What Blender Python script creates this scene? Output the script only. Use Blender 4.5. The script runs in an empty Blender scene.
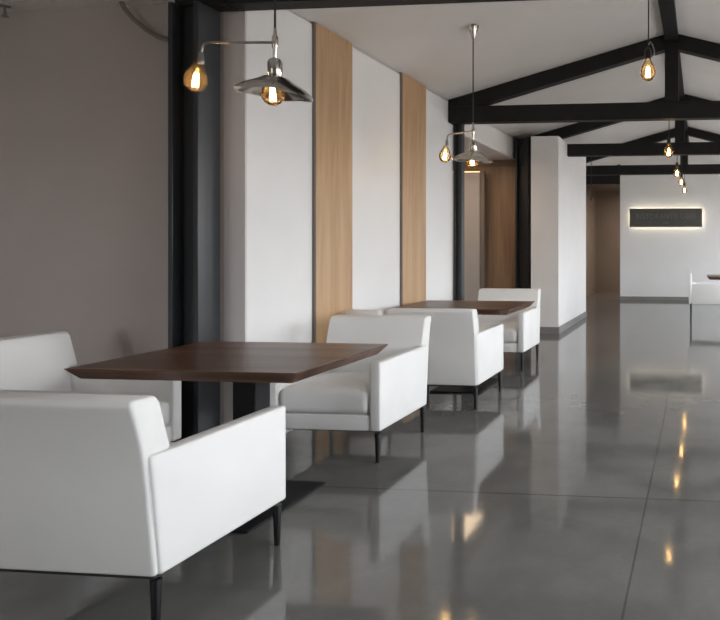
import bpy, bmesh, math, random
from mathutils import Vector, Matrix
random.seed(7)
PI = math.pi
sc = bpy.context.scene
COL = sc.collection

# ------------------------------------------------------------------ materials
def new_mat(name):
    m = bpy.data.materials.new(name); m.use_nodes = True
    nt = m.node_tree; b = nt.nodes['Principled BSDF']
    return m, nt, b

def ramp(nt, fac, stops):
    r = nt.nodes.new('ShaderNodeValToRGB')
    el = r.color_ramp.elements
    while len(el) > 1: el.remove(el[-1])
    el[0].position = stops[0][0]; el[0].color = (*stops[0][1], 1)
    for p, c in stops[1:]:
        e = el.new(p); e.color = (*c, 1)
    nt.links.new(fac, r.inputs[0])
    return r

def coords(nt, scale=(1, 1, 1), kind='Object'):
    tc = nt.nodes.new('ShaderNodeTexCoord'); mp = nt.nodes.new('ShaderNodeMapping')
    mp.inputs['Scale'].default_value = scale
    nt.links.new(tc.outputs[kind], mp.inputs[0])
    return mp.outputs[0]

def noise(nt, vec, scale, detail=4, rough=.55, dist=0):
    n = nt.nodes.new('ShaderNodeTexNoise')
    n.inputs['Scale'].default_value = scale; n.inputs['Detail'].default_value = detail
    n.inputs['Roughness'].default_value = rough; n.inputs['Distortion'].default_value = dist
    nt.links.new(vec, n.inputs['Vector'])
    return n.outputs['Fac']

def bump(nt, b, h, strength, dist=.01):
    bp = nt.nodes.new('ShaderNodeBump')
    bp.inputs['Strength'].default_value = strength; bp.inputs['Distance'].default_value = dist
    nt.links.new(h, bp.inputs['Height']); nt.links.new(bp.outputs[0], b.inputs['Normal'])

def plain(name, c, rough=.5, metal=0, var=.06, nscale=6, bmp=0, bscale=200, spec=.5):
    m, nt, b = new_mat(name)
    v = coords(nt)
    n = noise(nt, v, nscale)
    lo = tuple(x * (1 - var) for x in c); hi = tuple(min(1, x * (1 + var)) for x in c)
    r = ramp(nt, n, [(.3, lo), (.7, hi)])
    nt.links.new(r.outputs[0], b.inputs['Base Color'])
    b.inputs['Roughness'].default_value = rough; b.inputs['Metallic'].default_value = metal
    b.inputs['Specular IOR Level'].default_value = spec
    if bmp:
        bump(nt, b, noise(nt, v, bscale, 2), bmp, .002)
    return m

def wood(name, dark, mid, light, axis, rough=.35, scale=1.0, knots=False, planks=None):
    m, nt, b = new_mat(name)
    s = [9 * scale] * 3; s[axis] = .55 * scale
    v = coords(nt, tuple(s))
    n1 = noise(nt, v, 1.6, 6, .6, .9)
    s2 = [60 * scale] * 3; s2[axis] = 1.6 * scale
    n2 = noise(nt, coords(nt, tuple(s2)), 1.5, 3, .6, .2)
    mx = nt.nodes.new('ShaderNodeMath'); mx.operation = 'MULTIPLY_ADD'
    nt.links.new(n2, mx.inputs[0]); mx.inputs[1].default_value = .35
    nt.links.new(n1, mx.inputs[2])
    r = ramp(nt, mx.outputs[0], [(.42, dark), (.62, mid), (.85, light)])
    out = r.outputs[0]
    if planks:                                   # planks glued side by side, each a tone of its own
        pax, width = planks
        sx = nt.nodes.new('ShaderNodeSeparateXYZ'); tc = nt.nodes.new('ShaderNodeTexCoord')
        nt.links.new(tc.outputs['Object'], sx.inputs[0])
        d = nt.nodes.new('ShaderNodeMath'); d.operation = 'DIVIDE'; d.inputs[1].default_value = width
        nt.links.new(sx.outputs[pax], d.inputs[0])
        fl = nt.nodes.new('ShaderNodeMath'); fl.operation = 'FLOOR'; nt.links.new(d.outputs[0], fl.inputs[0])
        wn = nt.nodes.new('ShaderNodeTexWhiteNoise'); wn.noise_dimensions = '1D'
        nt.links.new(fl.outputs[0], wn.inputs['W'])
        rr = ramp(nt, wn.outputs['Value'], [(0, (.7, .7, .7)), (1, (1.25, 1.2, 1.15))])
        mm = nt.nodes.new('ShaderNodeMix'); mm.data_type = 'RGBA'; mm.blend_type = 'MULTIPLY'
        mm.inputs[0].default_value = 1
        nt.links.new(out, mm.inputs[6]); nt.links.new(rr.outputs[0], mm.inputs[7])
        out = mm.outputs[2]
    if knots:
        vo = nt.nodes.new('ShaderNodeTexVoronoi'); vo.inputs['Scale'].default_value = 1
        nt.links.new(coords(nt, (4.2, 4.2, 2.4)), vo.inputs['Vector'])
        kr = ramp(nt, vo.outputs['Distance'], [(0, (.18, .10, .05)), (.05, (.5, .36, .26)), (.10, (1, 1, 1))])
        mm = nt.nodes.new('ShaderNodeMix'); mm.data_type = 'RGBA'; mm.blend_type = 'MULTIPLY'
        mm.inputs[0].default_value = .7
        nt.links.new(out, mm.inputs[6]); nt.links.new(kr.outputs[0], mm.inputs[7])
        out = mm.outputs[2]
    nt.links.new(out, b.inputs['Base Color'])
    b.inputs['Roughness'].default_value = rough
    bump(nt, b, n2, .12, .003)
    return m

M = {}
M['upholstery'] = plain('white_upholstery', (.80, .80, .79), .55, var=.02, nscale=3, bmp=.25, bscale=260, spec=.35)
M['black_steel'] = plain('black_painted_steel', (.008, .008, .009), .6, var=.2, nscale=5, spec=.2)
M['column_steel'] = plain('column_steel', (.022, .025, .030), .38, var=.15, nscale=4, spec=.6)
M['truss'] = plain('truss_black', (.0085, .008, .008), .6, var=.25, nscale=8, spec=.3)
M['leg'] = plain('black_leg', (.008, .008, .009), .35, var=.2)
M['wall'] = plain('white_plaster', (.80, .80, .80), .8, var=.015, nscale=2.5, bmp=.08, bscale=120, spec=.2)
M['taupe'] = plain('taupe_plaster', (.53, .48, .455), .85, var=.04, nscale=1.2, bmp=.1, bscale=90, spec=.2)
M['return'] = plain('shaded_white_plaster', (.68, .65, .65), .85, var=.03, nscale=1.2, spec=.2)  # white plaster darkened to carry the shade on the wall's end
M['ceiling'] = plain('ceiling_paint', (.76, .74, .72), .85, var=.02, nscale=2, spec=.2)
M['brown_wall'] = wood('brown_wood_panelling', (.20, .125, .075), (.27, .175, .11), (.34, .23, .15), 2, .5, .6)
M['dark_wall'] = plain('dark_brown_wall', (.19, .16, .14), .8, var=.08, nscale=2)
M['grey_panel'] = plain('grey_panel', (.44, .42, .41), .8, var=.03)
M['baseboard'] = plain('grey_baseboard', (.22, .215, .21), .6, var=.05)
M['oak'] = wood('oak_boards', (.34, .20, .095), (.45, .28, .145), (.54, .36, .20), 2, .5, .8, knots=True)
M['walnut'] = wood('walnut', (.050, .022, .011), (.105, .050, .027), (.175, .090, .052), 0, .36, .9, planks=(1, .125))
M['nickel'] = plain('brushed_nickel', (.36, .34, .32), .28, 1, var=.1)
M['gunmetal'] = plain('aged_steel', (.60, .57, .53), .18, 1, var=.3, nscale=14)
M['socket'] = plain('dark_socket', (.05, .045, .04), .35, .8, var=.15)
M['cord'] = plain('grey_cord', (.03, .028, .027), .7)
M['conduit'] = plain('grey_conduit', (.24, .23, .22), .5, .3)
M['sign'] = plain('sign_slate', (.085, .082, .074), .6, var=.15, nscale=5)
M['sign_letters'] = plain('sign_letters', (.15, .15, .155), .5)
M['window_frame'] = plain('black_window_frame', (.012, .012, .012), .4)

def emission(name, c, s):
    m = bpy.data.materials.new(name); m.use_nodes = True
    nt = m.node_tree; nt.nodes.clear()
    e = nt.nodes.new('ShaderNodeEmission'); o = nt.nodes.new('ShaderNodeOutputMaterial')
    e.inputs[0].default_value = (*c, 1); e.inputs[1].default_value = s
    nt.links.new(e.outputs[0], o.inputs[0])
    return m
M['filament'] = emission('glowing_filament', (1, .66, .28), 42)
M['led'] = emission('warm_led', (1, .88, .66), 4.0)
M['led_amber'] = emission('amber_led', (1, .62, .30), 1.3)

def bulb_glass():
    m = bpy.data.materials.new('amber_bulb_glass'); m.use_nodes = True
    nt = m.node_tree; nt.nodes.clear()
    o = nt.nodes.new('ShaderNodeOutputMaterial')
    t = nt.nodes.new('ShaderNodeBsdfTransparent'); t.inputs[0].default_value = (.97, .88, .70, 1)
    g = nt.nodes.new('ShaderNodeBsdfGlossy'); g.inputs['Roughness'].default_value = .05
    tl = nt.nodes.new('ShaderNodeBsdfTranslucent'); tl.inputs[0].default_value = (1, .68, .34, 1)
    lw = nt.nodes.new('ShaderNodeLayerWeight'); lw.inputs[0].default_value = .25
    m0 = nt.nodes.new('ShaderNodeMixShader'); m0.inputs[0].default_value = .03
    m1 = nt.nodes.new('ShaderNodeMixShader')
    nt.links.new(t.outputs[0], m0.inputs[1]); nt.links.new(tl.outputs[0], m0.inputs[2])
    nt.links.new(lw.outputs['Fresnel'], m1.inputs[0])
    nt.links.new(m0.outputs[0], m1.inputs[1]); nt.links.new(g.outputs[0], m1.inputs[2])
    nt.links.new(m1.outputs[0], o.inputs[0])
    return m
M['bulb'] = bulb_glass()

def concrete():
    m, nt, b = new_mat('polished_concrete')
    v = coords(nt)
    n1 = noise(nt, v, .55, 5, .6, .4); n2 = noise(nt, v, 3.2, 6, .65, .3); n3 = noise(nt, v, 40, 3)
    a = nt.nodes.new('ShaderNodeMath'); a.operation = 'MULTIPLY_ADD'; a.inputs[1].default_value = .5
    nt.links.new(n2, a.inputs[0]); nt.links.new(n1, a.inputs[2])
    a2 = nt.nodes.new('ShaderNodeMath'); a2.operation = 'MULTIPLY_ADD'; a2.inputs[1].default_value = .15
    nt.links.new(n3, a2.inputs[0]); nt.links.new(a.outputs[0], a2.inputs[2])
    r = ramp(nt, a2.outputs[0], [(.55, (.108, .107, .102)), (.8, (.138, .136, .130)), (1.05, (.170, .167, .159))])
    # saw-cut joints: one along the aisle, others across it
    sx = nt.nodes.new('ShaderNodeSeparateXYZ'); tc = nt.nodes.new('ShaderNodeTexCoord')
    nt.links.new(tc.outputs['Object'], sx.inputs[0])
    def near(sock, pos, period, w):
        s = nt.nodes.new('ShaderNodeMath'); s.operation = 'SUBTRACT'; s.inputs[1].default_value = pos
        nt.links.new(sock, s.inputs[0])
        w_ = nt.nodes.new('ShaderNodeMath'); w_.operation = 'WRAP'
        w_.inputs[1].default_value = -period / 2; w_.inputs[2].default_value = period / 2
        nt.links.new(s.outputs[0], w_.inputs[0])
        ab = nt.nodes.new('ShaderNodeMath'); ab.operation = 'ABSOLUTE'; nt.links.new(w_.outputs[0], ab.inputs[0])
        lt = nt.nodes.new('ShaderNodeMath'); lt.operation = 'LESS_THAN'; lt.inputs[1].default_value = w
        nt.links.new(ab.outputs[0], lt.inputs[0])
        return lt.outputs[0]
    j1 = near(sx.outputs[0], -.27, 5.0, .0045); j2 = near(sx.outputs[1], 3.5, 14.4, .0065)
    mxx = nt.nodes.new('ShaderNodeMath'); mxx.operation = 'MAXIMUM'
    nt.links.new(j1, mxx.inputs[0]); nt.links.new(j2, mxx.inputs[1])
    mx = nt.nodes.new('ShaderNodeMix'); mx.data_type = 'RGBA'
    nt.links.new(mxx.outputs[0], mx.inputs[0]); nt.links.new(r.outputs[0], mx.inputs[6])
    mx.inputs[7].default_value = (.088, .087, .084, 1)
    nt.links.new(mx.outputs[2], b.inputs['Base Color'])
    rr = nt.nodes.new('ShaderNodeMapRange')
    rr.inputs['From Min'].default_value = .3; rr.inputs['From Max'].default_value = .7
    rr.inputs['To Min'].default_value = .055; rr.inputs['To Max'].default_value = .10
    nt.links.new(n2, rr.inputs['Value']); nt.links.new(rr.outputs[0], b.inputs['Roughness'])
    b.inputs['IOR'].default_value = 1.5
    b.inputs['Specular IOR Level'].default_value = .47
    return m
M['concrete'] = concrete()

# ------------------------------------------------------------------ mesh helpers
def obj(name, bm, mat, parent=None, sharp=38):
    me = bpy.data.meshes.new(name)
    bmesh.ops.recalc_face_normals(bm, faces=bm.faces)
    bm.to_mesh(me); bm.free()
    for p in me.polygons: p.use_smooth = True
    me.set_sharp_from_angle(angle=math.radians(sharp))
    me.materials.append(mat)
    o = bpy.data.objects.new(name, me); COL.objects.link(o)
    if parent: o.parent = parent
    return o

def add_box(bm, x0, x1, y0, y1, z0, z1, bevel=0, seg=3):
    t = bmesh.new()
    vs = [t.verts.new((x, y, z)) for z in (z0, z1) for y in (y0, y1) for x in (x0, x1)]
    for f in ((0, 2, 3, 1), (4, 5, 7, 6), (0, 1, 5, 4), (2, 6, 7, 3), (0, 4, 6, 2), (1, 3, 7, 5)):
        t.faces.new([vs[i] for i in f])
    if bevel: bmesh.ops.bevel(t, geom=t.edges[:], offset=bevel, segments=seg, profile=.5, affect='EDGES')
    merge(bm, t)

def merge(bm, t):
    me = bpy.data.meshes.new('t'); t.to_mesh(me); t.free(); bm.from_mesh(me); bpy.data.meshes.remove(me)

def box(x0, x1, y0, y1, z0, z1, bevel=0, seg=3):
    bm = bmesh.new(); add_box(bm, x0, x1, y0, y1, z0, z1, bevel, seg); return bm

def prism(profile, a0, a1, axis='x', bevel=0, seg=3):
    """extrude a closed profile along an axis: axis x -> profile is (y, z); axis y -> (x, z)"""
    bm = bmesh.new()
    mk = (lambda a, p: (a, p[0], p[1])) if axis == 'x' else (lambda a, p: (p[0], a, p[1]))
    A = [bm.verts.new(mk(a0, p)) for p in profile]; B = [bm.verts.new(mk(a1, p)) for p in profile]
    n = len(profile)
    bm.faces.new(A); bm.faces.new(B[::-1])
    for i in range(n): bm.faces.new((A[i], B[i], B[(i + 1) % n], A[(i + 1) % n]))
    bmesh.ops.recalc_face_normals(bm, faces=bm.faces)
    if bevel: bmesh.ops.bevel(bm, geom=[e for e in bm.edges if e.calc_face_angle(0) > .5], offset=bevel, segments=seg, profile=.5, affect='EDGES')
    return bm

def add_lathe(bm, prof, c=(0, 0, 0), n=28, mtx=None, wave=None):
    """profile of (r, z); wave(r, angle) adds to z"""
    rings = []
    for r, z in prof:
        ring = []
        for k in range(n):
            a = 2 * PI * k / n
            zz = z + (wave(r, a) if wave else 0)
            p = Vector((r * math.cos(a), r * math.sin(a), zz))
            if mtx: p = mtx @ p
            ring.append(bm.verts.new(p + Vector(c)))
        rings.append(ring)
    for a, b in zip(rings, rings[1:]):
        for k in range(n): bm.faces.new((a[k], a[(k + 1) % n], b[(k + 1) % n], b[k]))
    bm.faces.new(rings[0][::-1]); bm.faces.new(rings[-1])

def add_tube(bm, pts, r, n=10):
    pts = [Vector(p) for p in pts]
    prev = None; rings = []
    for i, p in enumerate(pts):
        d = (pts[min(i + 1, len(pts) - 1)] - pts[max(i - 1, 0)]).normalized()
        if prev is None:
            u = d.orthogonal().normalized()
        else:
            u = (prev - d * prev.dot(d)).normalized()
        prev = u; w = d.cross(u)
        rr = r[i] if isinstance(r, (list, tuple)) else r
        rings.append([bm.verts.new(p + (u * math.cos(2 * PI * k / n) + w * math.sin(2 * PI * k / n)) * rr) for k in range(n)])
    for a, b in zip(rings, rings[1:]):
        for k in range(n): bm.faces.new((a[k], a[(k + 1) % n], b[(k + 1) % n], b[k]))
    bm.faces.new(rings[0][::-1]); bm.faces.new(rings[-1])

def tube(pts, r, n=10):
    bm = bmesh.new(); add_tube(bm, pts, r, n); return bm

def lathe(prof, **k):
    bm = bmesh.new(); add_lathe(bm, prof, **k); return bm

def tag(o, label, cat, group=None):
    o['label'] = label; o['category'] = cat
    if group: o['group'] = group
    return o

def thing(name, label, cat, loc=(0, 0, 0), rz=0, group=None):
    o = bpy.data.objects.new(name, None); COL.objects.link(o)
    o.empty_display_size = .2; o.location = loc; o.rotation_euler = (0, 0, rz)
    return tag(o, label, cat, group)

def struct(name, bm, mat, parent=None):
    o = obj(name, bm, mat, parent)
    if not parent: o['kind'] = 'structure'
    return o

def copy_thing(root, loc, rz, label):
    r = root.copy(); COL.objects.link(r); r.location = loc; r.rotation_euler = (0, 0, rz); r['label'] = label
    for ch in root.children:
        c = ch.copy(); COL.objects.link(c); c.parent = r
        for g in ch.children:
            d = g.copy(); COL.objects.link(d); d.parent = c
    return r

# ------------------------------------------------------------------ room shell
RX, SL = -.31, .272                       # ridge position, roof slope
XL, XR = -2.85, 2.23                      # main left and right wall planes
def ceil(x): return 2.96 + SL * (2.505 - abs(x - RX))
FY, BY = 16.10, -3.0                      # far wall, wall behind
END = 18.6

struct('floor', box(-5.2, XR + .25, BY - .2, END + .2, -.12, 0), M['concrete'])
prof = [(XL - .15, ceil(XL - .15)), (RX, ceil(RX)), (XR + .15, ceil(XR + .15)),
        (XR + .15, ceil(XR + .15) + .15), (RX, ceil(RX) + .15), (XL - .15, ceil(XL - .15) + .15)]
struct('ceiling', prism(prof, BY, FY + .12, 'y'), M['ceiling'])

# left: deep bay near the camera, then the white wall, an alcove, and on
BZ = 2.83
CZ = 4.05                                 # where the white wall begins
struct('ceiling_bay', box(-5.0, XL, BY, CZ, BZ, BZ + .12), M['ceiling'])
struct('wall_bay_side', box(-5.15, -5.0, BY, CZ + .2, 0, BZ + .1), M['taupe'])
struct('wall_bay_end', box(-5.0, -3.0, CZ, CZ + .15, 0, BZ + .1), M['taupe'])
struct('wall_bay_header', box(XL - .15, XL, BY, CZ - .02, BZ + .12, ceil(XL) + .02), M['ceiling'])
# white wall block; its end slab is greyed, the weaker frontal light put into its colour
struct('wall_left', box(-3.0, XL, CZ + .012, 7.68, 0, ceil(-3.0) + .02), M['wall'])
struct('wall_return', box(-2.998, XL - .002, CZ - .002, CZ + .012, 0, BZ), M['return'])
AY0, AY1 = 7.68, 10.45                    # alcove
struct('wall_alcove_header', box(XL - .15, XL, AY0, AY1 + .12, 2.63, ceil(XL - .15) + .02), M['ceiling'])
struct('ceiling_alcove', box(-4.6, XL - .15, AY0, AY1, 2.63, 2.75), M['ceiling'])
struct('wall_alcove_end', box(-4.6, XL + .02, AY1, AY1 + .12, 0, 2.63), M['brown_wall'])
struct('wall_alcove_side', box(-4.75, -4.6, AY0 - .1, AY1 + .12, 0, 2.75), M['taupe'])
struct('wall_alcove_near', box(-4.6, -3.0, AY0 - .15, AY0, 0, 2.75), M['taupe'])
struct('trim_alcove', box(-4.58, XL - .01, AY1 - .05, AY1, 2.53, 2.57), M['dark_wall'])
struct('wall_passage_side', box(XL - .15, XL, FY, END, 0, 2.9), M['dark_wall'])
struct('wall_left_rear', box(XL - .15, XL, AY1 + .12, FY, 0, ceil(XL - .15) + .02), M['wall'])

# far end
struct('wall_far', box(-1.88, XR, FY, FY + .15, 0, ceil(RX)), M['wall'])
struct('wall_far_header', box(XL, -1.88, FY, FY + .15, 2.75, ceil(-1.88) + .02), M['truss'])
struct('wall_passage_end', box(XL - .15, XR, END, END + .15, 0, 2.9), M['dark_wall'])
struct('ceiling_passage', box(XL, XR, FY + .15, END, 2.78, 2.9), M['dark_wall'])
struct('baseboard_far', box(-1.88, XR, FY - .015, FY, 0, .085), M['baseboard'])
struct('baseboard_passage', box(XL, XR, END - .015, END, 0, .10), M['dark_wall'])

# free-standing partition
PX0, PX1, PY0, PY1, PH = -2.47, -2.06, 9.86, 12.3, 2.895
struct('wall_partition', box(PX0, PX1, PY0, PY1, 0, PH), M['wall'])
bm = bmesh.new()
add_box(bm, PX0 - .004, PX1 + .012, PY0 - .012, PY0, 0, .10)
add_box(bm, PX1, PX1 + .012, PY0, PY1 + .004, 0, .10)
struct('baseboard_partition', bm, M['baseboard'])

# right wall with a row of windows, wall behind the camera
wins = [(.1, 3.5), (4.5, 7.1), (8.1, 10.1), (11.1, 13.0), (14.0, 15.8)]
W0, W1 = .45, 2.62
bm = bmesh.new(); y = BY
for a, b in wins:
    add_box(bm, XR, XR + .2, y, a, 0, ceil(XR) + .1); y = b
    add_box(bm, XR, XR + .2, a, b, 0, W0); add_box(bm, XR, XR + .2, a, b, W1, ceil(XR) + .1)
add_box(bm, XR, XR + .2, y, END, 0, ceil(XR) + .1)
struct('wall_right', bm, M['wall'])
bm = bmesh.new()
VX0, VX1 = -4.6, -3.1  # opening added out of view to brighten the bay wall
add_box(bm, -5.15, VX0, BY - .15, BY, 0, ceil(RX) + .1); add_box(bm, VX1, XR + .2, BY - .15, BY, 0, ceil(RX) + .1)
add_box(bm, VX0, VX1, BY - .15, BY, 0, W0); add_box(bm, VX0, VX1, BY - .15, BY, W1, ceil(RX) + .1)
struct('wall_behind', bm, M['taupe'])
bm = bmesh.new(); t = .045
add_box(bm, VX0, VX1, BY - .11, BY - .05, W0, W0 + t); add_box(bm, VX0, VX1, BY - .11, BY - .05, W1 - t, W1)
for xx in (VX0, (VX0 * 2 + VX1) / 3, (VX0 + VX1 * 2) / 3, VX1 - t): add_box(bm, xx, xx + t, BY - .11, BY - .05, W0 + t, W1 - t)
struct('window_9', bm, M['window_frame'])  # frame of the added window behind the camera
for i, (a, b) in enumerate(wins):
    bm = bmesh.new(); t = .045; x0, x1 = XR + .07, XR + .13
    add_box(bm, x0, x1, a, b, W0, W0 + t); add_box(bm, x0, x1, a, b, W1 - t, W1)
    add_box(bm, x0, x1, a, a + t, W0 + t, W1 - t); add_box(bm, x0, x1, b - t, b, W0 + t, W1 - t)
    n = max(2, round((b - a) / .9))
    for k in range(1, n):
        yy = a + (b - a) * k / n
        add_box(bm, x0 + .005, x1 - .005, yy - .018, yy + .018, W0 + t, W1 - t)
    struct('window_%d' % (i + 1), bm, M['window_frame'])

# ------------------------------------------------------------------ oak panels
for nm, (a, b), lab in (('wood_panel', (4.80, 5.345), 'tall oak panel on the white wall just right of the near pendant lamp'),
                        ('wood_panel', (6.285, 6.86), 'tall oak panel on the white wall farther back, ending above the second table')):
    top = ceil(XL) - .004
    root = thing(nm, lab, 'wood panel', (XL, (a + b) / 2, 0), 0, 'oak wall panels')
    h = (b - a) / 2
    obj('board', box(.003, .022, -h + .012, h, .001, top, .002, 1), M['oak'], root)
    obj('shadow_gap', box(.001, .020, -h - .006, -h + .010, .001, top), M['dark_wall'], root)  # dark strip standing in for the shadow gap beside the board

# ------------------------------------------------------------------ steel columns
def h_column(label, x0, x1, y0, y1, top, flange=.028):
    r = thing('steel_column', label, 'column', ((x0 + x1) / 2, (y0 + y1) / 2, 0), 0, 'black steel columns')
    hx, hy = (x1 - x0) / 2, (y1 - y0) / 2
    for s in (-1, 1):
        obj('flange', box(s * hx - (flange if s > 0 else 0), s * hx + (0 if s > 0 else flange), -hy, hy, .016, top, .003, 1), M['column_steel'], r)
    obj('web', box(-hx + flange, hx - flange, -.012, .012, .016, top), M['column_steel'], r)
    obj('base_plate', box(-hx - .01, hx - .0, -hy - .012, hy - .0, 0, .016), M['column_steel'], r)
    return r
col1 = h_column('black steel column at the near end of the white wall, behind the nearest table', -3.172, -2.978, 3.80, 3.995, 2.755, .03)
obj('cap_beam', box(-.10, .222, -.038, .100, 2.756, BZ - .003), M['truss'], col1)
h_column('black steel column at the far end of the white wall, beside the second pendant lamp', -2.845, -2.745, 7.69, 7.79, 2.93)
h_column('black steel column left of the white partition, beyond the brown wood wall', -2.80, -2.60, 10.20, 10.44, 2.94)

# ------------------------------------------------------------------ roof trusses
TT = .165
def truss(y, label, w=.14, xl=XL, cb=2.69):
    ct = cb + .185
    r = thing('roof_truss', label, 'roof truss', (RX, y, cb), 0, 'black roof trusses')
    L = RX - xl - .005; Rr = XR - RX - .005
    obj('chord', box(-L, Rr, -w / 2, w / 2, 0, ct - cb, .004, 1), M['truss'], r)
    for s, X in ((-1, L), (1, Rr)):
        z0 = ceil(RX + s * X) - cb - .004; z1 = ceil(RX + s * .0751) - cb - .004
        pr = [(s * X, z0), (s * .0751, z1), (s * .0751, z1 - TT), (s * X, z0 - TT)]
        obj('rafter', prism(pr, -w / 2 + .004, w / 2 - .004, 'y'), M['truss'], r)
    obj('king_post', box(-.075, .075, -w / 2 - .006, w / 2 + .006, ct - cb + .001, ceil(RX) - cb - .115), M['truss'], r)
    return r
truss(3.93, 'black roof truss nearest the viewer, only its bottom chord showing along the top edge', cb=2.755)
truss(7.60, 'black roof truss second from the viewer, behind the nearest aisle bulb')
truss(10.60, 'black roof truss third from the viewer, ending at the white partition')
truss(13.50, 'farthest black roof truss, just above the backlit sign wall')
tag(obj('ridge_beam', box(RX - .072, RX + .072, BY + .01, FY - .01, ceil(RX) - .11, ceil(RX) - .02), M['truss']),
    'black ridge beam running along the ceiling peak above the row of aisle bulbs', 'ceiling beam')

# ------------------------------------------------------------------ armchairs
def make_chair(label, loc, rz):
    r = thing('armchair', label, 'armchair', loc, rz, 'white upholstered armchairs')
    W = .36
    # leaning back, the full width of the chair
    rear = lambda z: -.36 - .10 * (z - .19) - .48 * max(0, z - .5) ** 2
    bp = [(rear(.19), .19), (rear(.19) + .026, .19), (rear(.599) + .026, .60), (-.282, .602), (-.332, .775), (-.350, .798),
          (rear(.80) + .016, .800)] + [(rear(z), z) for z in (.783, .74, .69, .64, .59, .54, .5)]
    back = obj('backrest', prism(bp, -W + .010, W - .010, 'x', .012, 3), M['upholstery'], r)
    fp = [(rear(.2) + .03, .20), (-.225, .20), (-.262, .50), (-.284, .612), (-.30, .66), (rear(.6) + .04, .66)]
    obj('back_cushion', prism(fp, -.289, .289, 'x', .006, 2), M['upholstery'], back)
    for s in (-1, 1):
        ap = [(rear(.19) + .018, .19), (.36, .19), (.36, .60), (rear(.599) + .018, .60), (rear(.55) + .018, .55), (rear(.5) + .018, .5)]
        x0, x1 = sorted((s * .292, s * W))
        obj('armrest', prism(ap, x0, x1, 'x', .012, 3), M['upholstery'], r)
    obj('seat_base', box(-.290, .290, -.262, .352, .19, .283, .006, 2), M['upholstery'], r)
    # crowned loose cushion
    bm = bmesh.new()
    nx, ny = 12, 12
    def cz(u, v): return .024 * (1 - u ** 4) * (1 - v ** 4)
    x0, x1, y0, y1 = -.284, .284, -.235, .358
    bmesh.ops.create_grid(bm, x_segments=nx, y_segments=ny, size=1)
    for v in bm.verts:
        u, w = v.co.x, v.co.y
        v.co = Vector(((x0 + x1) / 2 + u * (x1 - x0) / 2, (y0 + y1) / 2 + w * (y1 - y0) / 2, .425 + cz(u, w)))
    ext = bmesh.ops.extrude_face_region(bm, geom=bm.faces[:])
    for g in ext['geom']:
        if isinstance(g, bmesh.types.BMVert): g.co.z = .287
    bmesh.ops.recalc_face_normals(bm, faces=bm.faces)
    edges = [e for e in bm.edges if len(e.link_faces) == 2 and e.calc_face_angle(0) > 1.0]
    bmesh.ops.bevel(bm, geom=edges, offset=.034, segments=5, profile=.5, affect='EDGES')
    obj('seat_cushion', bm, M['upholstery'], r, 50)
    bm = bmesh.new()
    for a in (-.345, .30): add_box(bm, -.335, .335, a, a + .02, .178, .189)
    for a in (-.335, .315): add_box(bm, a, a + .02, -.325, .30, .178, .189)
    obj('base_frame', bm, M['leg'], r)
    for sx in (-1, 1):
        for sy in (-1, 1):
            obj('leg', lathe([(.011, 0), (.012, .004), (.0185, .174)], c=(sx * .333, sy * .333, 0), n=16), M['leg'], r)
    return r
c0 = make_chair('white armchair nearest the viewer, seen from behind, backed to the viewer at the near table', (-2.158, 2.468, 0), 0)
copy_thing(c0, (-2.25, 4.255, 0), PI, 'white armchair facing the viewer across the near table, in front of the near oak panel')
copy_thing(c0, (-2.10, 5.60, 0), 0, 'white armchair seen from behind, at the near side of the second table')
copy_thing(c0, (-2.165, 7.27, 0), PI, 'white armchair facing the viewer at the far side of the second table')
copy_thing(c0, (-3.315, 3.29, 0), -PI / 2, 'white armchair at the left edge, sideways by the taupe wall at the near table')
r = thing('dining_armchair', 'small distant white armchair in profile in front of the sign wall', 'armchair', (.12, 11.50, 0), -PI / 2)
for q in (-1, 1):
    x0, x1 = sorted((q * .25, q * .30))
    obj('armrest', box(x0, x1, -.255, .31, .34, .665, .010, 2), M['upholstery'], r)
obj('backrest', prism([(-.30, .34), (-.258, .34), (-.262, .80), (-.275, .825), (-.315, .825), (-.325, .81)], -.30, .30, 'x', .010, 2), M['upholstery'], r)
obj('seat', box(-.248, .248, -.25, .30, .34, .50, .015, 2), M['upholstery'], r)
for sx in (-1, 1):
    for sy in (-.27, .28):
        obj('leg', lathe([(.010, 0), (.013, .34)], c=(sx * .275, sy, 0), n=12), M['leg'], r)

# slim upholstered side chair between the second and third armchairs
r = thing('side_chair', 'narrow white upholstered chair back peeking up between two armchairs below the near oak panel', 'chair', (-2.625, 5.33, 0))
bp = [(-.16, .22), (-.10, .22), (-.115, .78), (-.13, .79), (-.20, .79), (-.215, .775)]
obj('backrest', prism(bp, -.14, .14, 'x', .014, 3), M['upholstery'], r)
obj('seat', box(-.14, .14, -.085, .20, .22, .43, .02, 3), M['upholstery'], r)
for sx in (-1, 1):
    for sy in (-.12, .17):
        obj('leg', lathe([(.011, 0), (.018, .22)], c=(sx * .11, sy, 0), n=14), M['leg'], r)

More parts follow.
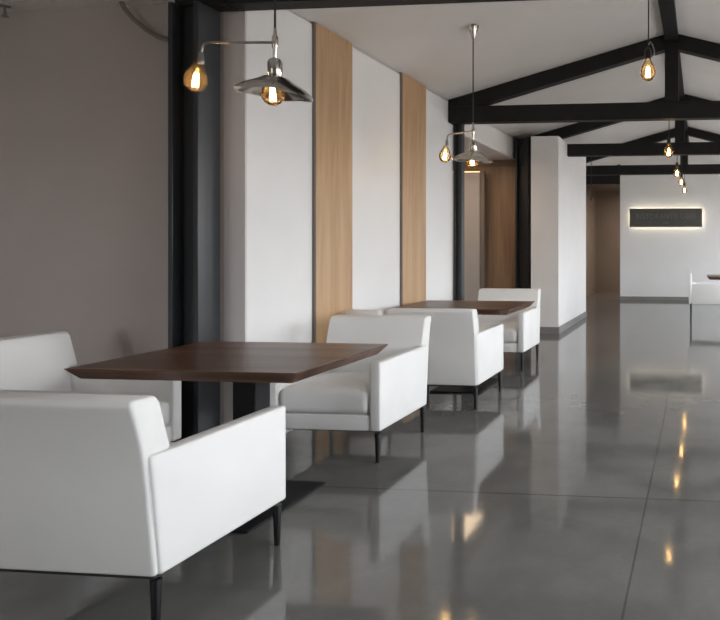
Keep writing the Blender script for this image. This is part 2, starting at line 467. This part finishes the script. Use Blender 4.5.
# ------------------------------------------------------------------ tables
def make_table(label, loc, rz=0):
    r = thing('dining_table', label, 'table', loc, rz, 'walnut pedestal tables')
    hx, hy = .545, .44
    bm = bmesh.new()
    L = []
    for (ix, z) in ((.042, .698), (.004, .742), (0, .746), (.002, .75)):
        L.append([bm.verts.new((sx * (hx - ix), sy * (hy - ix), z)) for sx, sy in ((-1, -1), (1, -1), (1, 1), (-1, 1))])
    bm.faces.new(L[0][::-1]); bm.faces.new(L[-1])
    for a, b in zip(L, L[1:]):
        for k in range(4): bm.faces.new((a[k], a[(k + 1) % 4], b[(k + 1) % 4], b[k]))
    obj('tabletop', bm, M['walnut'], r, 20)
    obj('mounting_plate', box(-.25, .25, -.25, .25, .686, .6975), M['black_steel'], r)
    obj('post', box(-.02, .10, -.06, .06, .013, .686, .004, 1), M['black_steel'], r)
    obj('base_plate', box(-.215, .245, -.325, .325, 0, .013, .003, 1), M['black_steel'], r)
    return r
t0 = make_table('dark walnut table in the foreground, between the nearest armchairs', (-2.27, 3.215, 0))
copy_thing(t0, (-2.155, 6.14, 0), 0, 'dark walnut table farther along the white wall, under the second pendant lamp')
copy_thing(t0, (.67, 12.35, 0), 0, 'distant table cut off by the right edge, beside the small profile armchair')

# ------------------------------------------------------------------ lamps
BULB = [(.0, -.062), (.018, -.060), (.036, -.049), (.049, -.030), (.054, -.008), (.052, .014), (.044, .038), (.032, .060), (.022, .078), (.0185, .092)]
def add_bulb(parent, c, tilt=None, k=1.0):
    mt = tilt or Matrix.Identity(3)
    prof = [(max(r, .002) * k, z * k) for r, z in BULB]
    b = obj('bulb', lathe(prof, c=c, n=24, mtx=mt), M['bulb'], parent, 180)
    bm = bmesh.new()
    for q in range(5):
        P = lambda t, rr, z: Vector((rr * math.cos(2 * PI * t / 5), rr * math.sin(2 * PI * t / 5), z))
        p = [P(q, .008, .032), P(q + .5, .013, -.034), P(q + 1, .008, .032)]
        add_tube(bm, [mt @ (v * k) + Vector(c) for v in p], .0034 * k, 6)
    obj('filament', bm, M['filament'], b)
    return b

def arm_pendant(label, X, Y, H, rz, R1=.178):
    """two-bulb pendant: a shallow steel shade under the stem and a bare bulb on a side arm"""
    r = thing('pendant_lamp', label, 'pendant lamp', (X, Y, H), rz, 'two-bulb pendant lamps')
    top = ceil(X) - H
    R = Matrix.Rotation(math.radians(5), 3, 'Y')
    obj('canopy', lathe([(.006, top - .125), (.012, top - .12), (.030, top - .065), (.047, top - .02), (.050, top - .002)]), M['gunmetal'], r)
    obj('cord', tube([(0, 0, .30), (0, 0, top - .12)], .0052), M['cord'], r)
    obj('stem', lathe([(.007, .14), (.010, .15), (.010, .20), (.015, .215), (.015, .26), (.008, .275), (.007, .305)], n=16), M['gunmetal'], r)
    obj('socket', lathe([(.030, .062), (.034, .068), (.034, .135), (.026, .15), (.012, .156)], n=20), M['gunmetal'], r)
    prof = [(.036, .064), (.060, .056), (.095, .040), (.135, .022), (.170, .004), (.198, -.012), (.206, -.018), (.207, -.021), (.203, -.020),
            (.196, -.015), (.168, .000), (.133, .018), (.094, .036), (.060, .052), (.036, .060)]
    wv = lambda rr, a: .006 * (rr / .2) ** 2 * math.sin(5 * a + .7)
    prof = [(rr * (R1 / .207) if rr > .06 else rr, z * (1.0 if z > 0 else 1.3)) for rr, z in prof]
    s = obj('lamp_shade', lathe(prof, n=60, mtx=R, wave=wv), M['gunmetal'], r, 60)
    add_bulb(r, (-.012, 0, -.022), None, .98)
    ex = -.395
    obj('arm', tube([(0, 0, .235), (ex + .05, 0, .245), (ex + .025, 0, .243), (ex + .008, 0, .234), (ex, 0, .215), (ex - .004, 0, .185)], .0068), M['nickel'], r)
    T = Matrix.Rotation(math.radians(9), 3, 'Y')
    obj('arm_socket', lathe([(.009, .200), (.013, .192), (.014, .165), (.016, .16), (.016, .145), (.015, .138)], c=(ex - .006, 0, 0), n=16), M['nickel'], r)
    add_bulb(r, (ex - .034, 0, .058), T, .98)
    return r
arm_pendant('large pendant lamp with wavy steel shade and side-arm bulb over the near table', -2.129, 3.25, 2.085, 0)
arm_pendant('smaller-looking pendant lamp over the second table, its shade in front of the alcove', -1.95, 5.75, 2.05, math.radians(-36), .178)

def bulb_pendant(label, X, Y, H, hook=True):
    r = thing('hanging_bulb', label, 'hanging bulb', (X, Y, H), 0, 'bare bulbs hanging along the aisle')
    top = (ceil(RX) - .11 if abs(X - RX) < .07 else ceil(X)) - H
    obj('canopy', lathe([(.006, top - .05), (.03, top - .03), (.035, top - .001)]), M['socket'], r)
    obj('cord', tube([(0, 0, .16), (.004, 0, .3), (.004, 0, top - .05)], .0045, 8), M['cord'], r)
    obj('socket', lathe([(.018, .088), (.024, .095), (.024, .150), (.014, .168), (.006, .172)], n=18), M['socket'], r)
    if hook:
        obj('cord_loop', tube([(.004, 0, .19), (.016, 0, .215), (.032, 0, .19), (.045, 0, .150), (.046, 0, .115), (.034, 0, .10), (.022, 0, .115)], .0045, 8), M['nickel'], r)
    add_bulb(r, (0, 0, -.005), None, 1.04)
    return r
bulb_pendant('bare glowing bulb nearest the viewer in the aisle row, hanging large at top right', -.371, 4.9, 2.545)
bulb_pendant('second bare bulb of the aisle row, in front of the third truss', -.372, 8.2, 2.415, False)
bulb_pendant('third bare bulb of the aisle row, over the farthest truss beam', -.360, 10.8, 2.433, False)
bulb_pendant('fourth bare bulb of the aisle row, just above the sign wall', -.335, 12.5, 2.447, False)
bulb_pendant('farthest and lowest-looking bare bulb of the aisle row, right above the sign', -.325, 14.5, 2.461, False)

# a ceiling pendant half hidden behind the partition
r = thing('pendant_lamp', 'small pendant cord and canopy on the ceiling just above the white partition', 'pendant lamp', (-2.02, 12.65, 2.1))
top = ceil(-2.02) - 2.1
obj('canopy', lathe([(.008, top - .10), (.03, top - .06), (.055, top - .002)]), M['gunmetal'], r)
obj('cord', tube([(0, 0, .10), (0, 0, top - .1)], .006, 8), M['cord'], r)
obj('socket', lathe([(.02, .03), (.025, .04), (.025, .09), (.01, .105)], n=16), M['socket'], r)

# ------------------------------------------------------------------ sign
r = thing('wall_sign', 'dark slate wall sign with warm backlight and dim lettering on the far white wall', 'sign', (-.797, FY, 1.935))
obj('panel', box(-.845, .845, -.115, -.090, -.215, .215, .003, 1), M['sign'], r)
bm = bmesh.new()
for z in (-.19, .19): add_box(bm, -.80, .80, -.085, -.065, z - .012, z + .012)
for x in (-.82, .82): add_box(bm, x - .012, x + .012, -.085, -.065, -.17, .17)
o = obj('light_strip', bm, M['led'], r)
def text(body, size, x, z, parent):
    c = bpy.data.curves.new('lettering', 'FONT'); c.body = body; c.size = size; c.extrude = .003
    c.align_x = 'CENTER'; c.align_y = 'CENTER'
    t = bpy.data.objects.new('t', c); COL.objects.link(t); bpy.context.view_layer.update()
    me = bpy.data.meshes.new_from_object(t.evaluated_get(bpy.context.evaluated_depsgraph_get())); bpy.data.objects.remove(t)
    o = bpy.data.objects.new('lettering', me); COL.objects.link(o); o.parent = parent
    me.materials.clear(); me.materials.append(M['sign_letters'])
    o.location = (x, -.118, z); o.rotation_euler = (PI / 2, 0, 0)
    return o
text('RISTORANTE', .165, -.21, .03, r)
text('LIBRI', .165, .52, .03, r)
text('caffe', .085, .0, -.12, r)

# ------------------------------------------------------------------ small things
tag(obj('conduit_pipe', tube([(-3.62, 3.96, 2.829), (-3.60, 3.97, 2.78), (-3.55, 3.98, 2.72), (-3.47, 3.985, 2.655), (-3.39, 3.985, 2.608), (-3.30, 3.985, 2.575), (-3.171, 3.965, 2.557)], .014), M['conduit']),
    'grey curved conduit pipe at top left running into the near steel column', 'pipe')
r = thing('sprinkler', 'small sprinkler head hanging from the ceiling in the top left corner', 'sprinkler', (-4.42, 3.95, BZ))
obj('pipe', lathe([(.008, -.055), (.008, -.008), (.03, -.006), (.03, 0)], n=14), M['conduit'], r)
obj('deflector', lathe([(.004, -.075), (.022, -.072), (.022, -.069), (.008, -.055)], n=14), M['conduit'], r)

r = thing('wall_panel', 'tall grey panel with a warm glow along its top in the alcove past the white wall', 'panel', (-3.10, 10.28, 0))
obj('board', box(-.84, -.275, -.03, .03, 0, 2.42), M['grey_panel'], r)
obj('light_strip', box(-.83, -.285, -.015, .015, 2.425, 2.437), M['led_amber'], r)
obj('edge_post', box(-.268, -.20, -.03, .05, 0, 2.44), M['dark_wall'], r)

# ------------------------------------------------------------------ light
w = bpy.data.worlds.new('World'); sc.world = w; w.use_nodes = True
nt = w.node_tree; bg = nt.nodes['Background']
tc = nt.nodes.new('ShaderNodeTexCoord'); sx = nt.nodes.new('ShaderNodeSeparateXYZ')
nt.links.new(tc.outputs['Generated'], sx.inputs[0])
rp = ramp(nt, sx.outputs[2], [(0, (.34, .33, .32)), (.02, (.88, .895, .91)), (1, (.84, .91, .98))])
nt.links.new(rp.outputs[0], bg.inputs[0]); bg.inputs[1].default_value = 5.0
def area(name, loc, rot, sx_, sy_, power=0, col=(1, 1, 1), portal=False):
    l = bpy.data.lights.new(name, 'AREA'); l.shape = 'RECTANGLE'; l.size = sx_; l.size_y = sy_
    l.energy = power; l.color = col
    if portal: l.cycles.is_portal = True
    o = bpy.data.objects.new(name, l); COL.objects.link(o); o.location = loc; o.rotation_euler = rot
    return o
for i, (a, b) in enumerate(wins):
    area('window_daylight', (XR + .19, (a + b) / 2, (W0 + W1) / 2), (0, PI / 2, 0), W1 - W0, b - a, portal=True)
area('window_daylight', ((VX0 + VX1) / 2, BY - .14, (W0 + W1) / 2), (-PI / 2, 0, PI), VX1 - VX0, W1 - W0, portal=True)  # portal of the added window behind the camera
area('passage_fill_light', (-.9, 17.3, 2.70), (0, 0, 0), .6, .4, 40, (1, .8, .62))  # added fill without a fixture, brightens the dark passage wall
area('alcove_ceiling_lamp', (-3.55, 9.2, 2.60), (0, 0, 0), .9, .9, 9, (1, .74, .50))

# ------------------------------------------------------------------ camera
TH = math.atan(70 / 685)
cam = bpy.data.cameras.new('Camera'); co = bpy.data.objects.new('Camera', cam); COL.objects.link(co)
co.location = (0, 0, 1.3); co.rotation_euler = (PI / 2, 0, TH)
cam.sensor_fit = 'HORIZONTAL'; cam.sensor_width = 36; cam.lens = 36 * 685 / 720
cam.shift_x = (360 - 630) / 720; cam.shift_y = -(310 - 245) / 720
cam.clip_start = .05
sc.camera = co
vs = sc.view_settings
vs.view_transform = 'Standard'; vs.look = 'None'; vs.gamma = 1; vs.use_curve_mapping = False
vs.exposure = 0.74
sc.cycles.use_denoising = True; sc.cycles.denoising_input_passes = 'RGB_ALBEDO'
sc.cycles.max_bounces = 10; sc.cycles.diffuse_bounces = 6
sc.cycles.sample_clamp_indirect = 3
sc.cycles.caustics_reflective = False; sc.cycles.caustics_refractive = False
sc.cycles.blur_glossy = .3
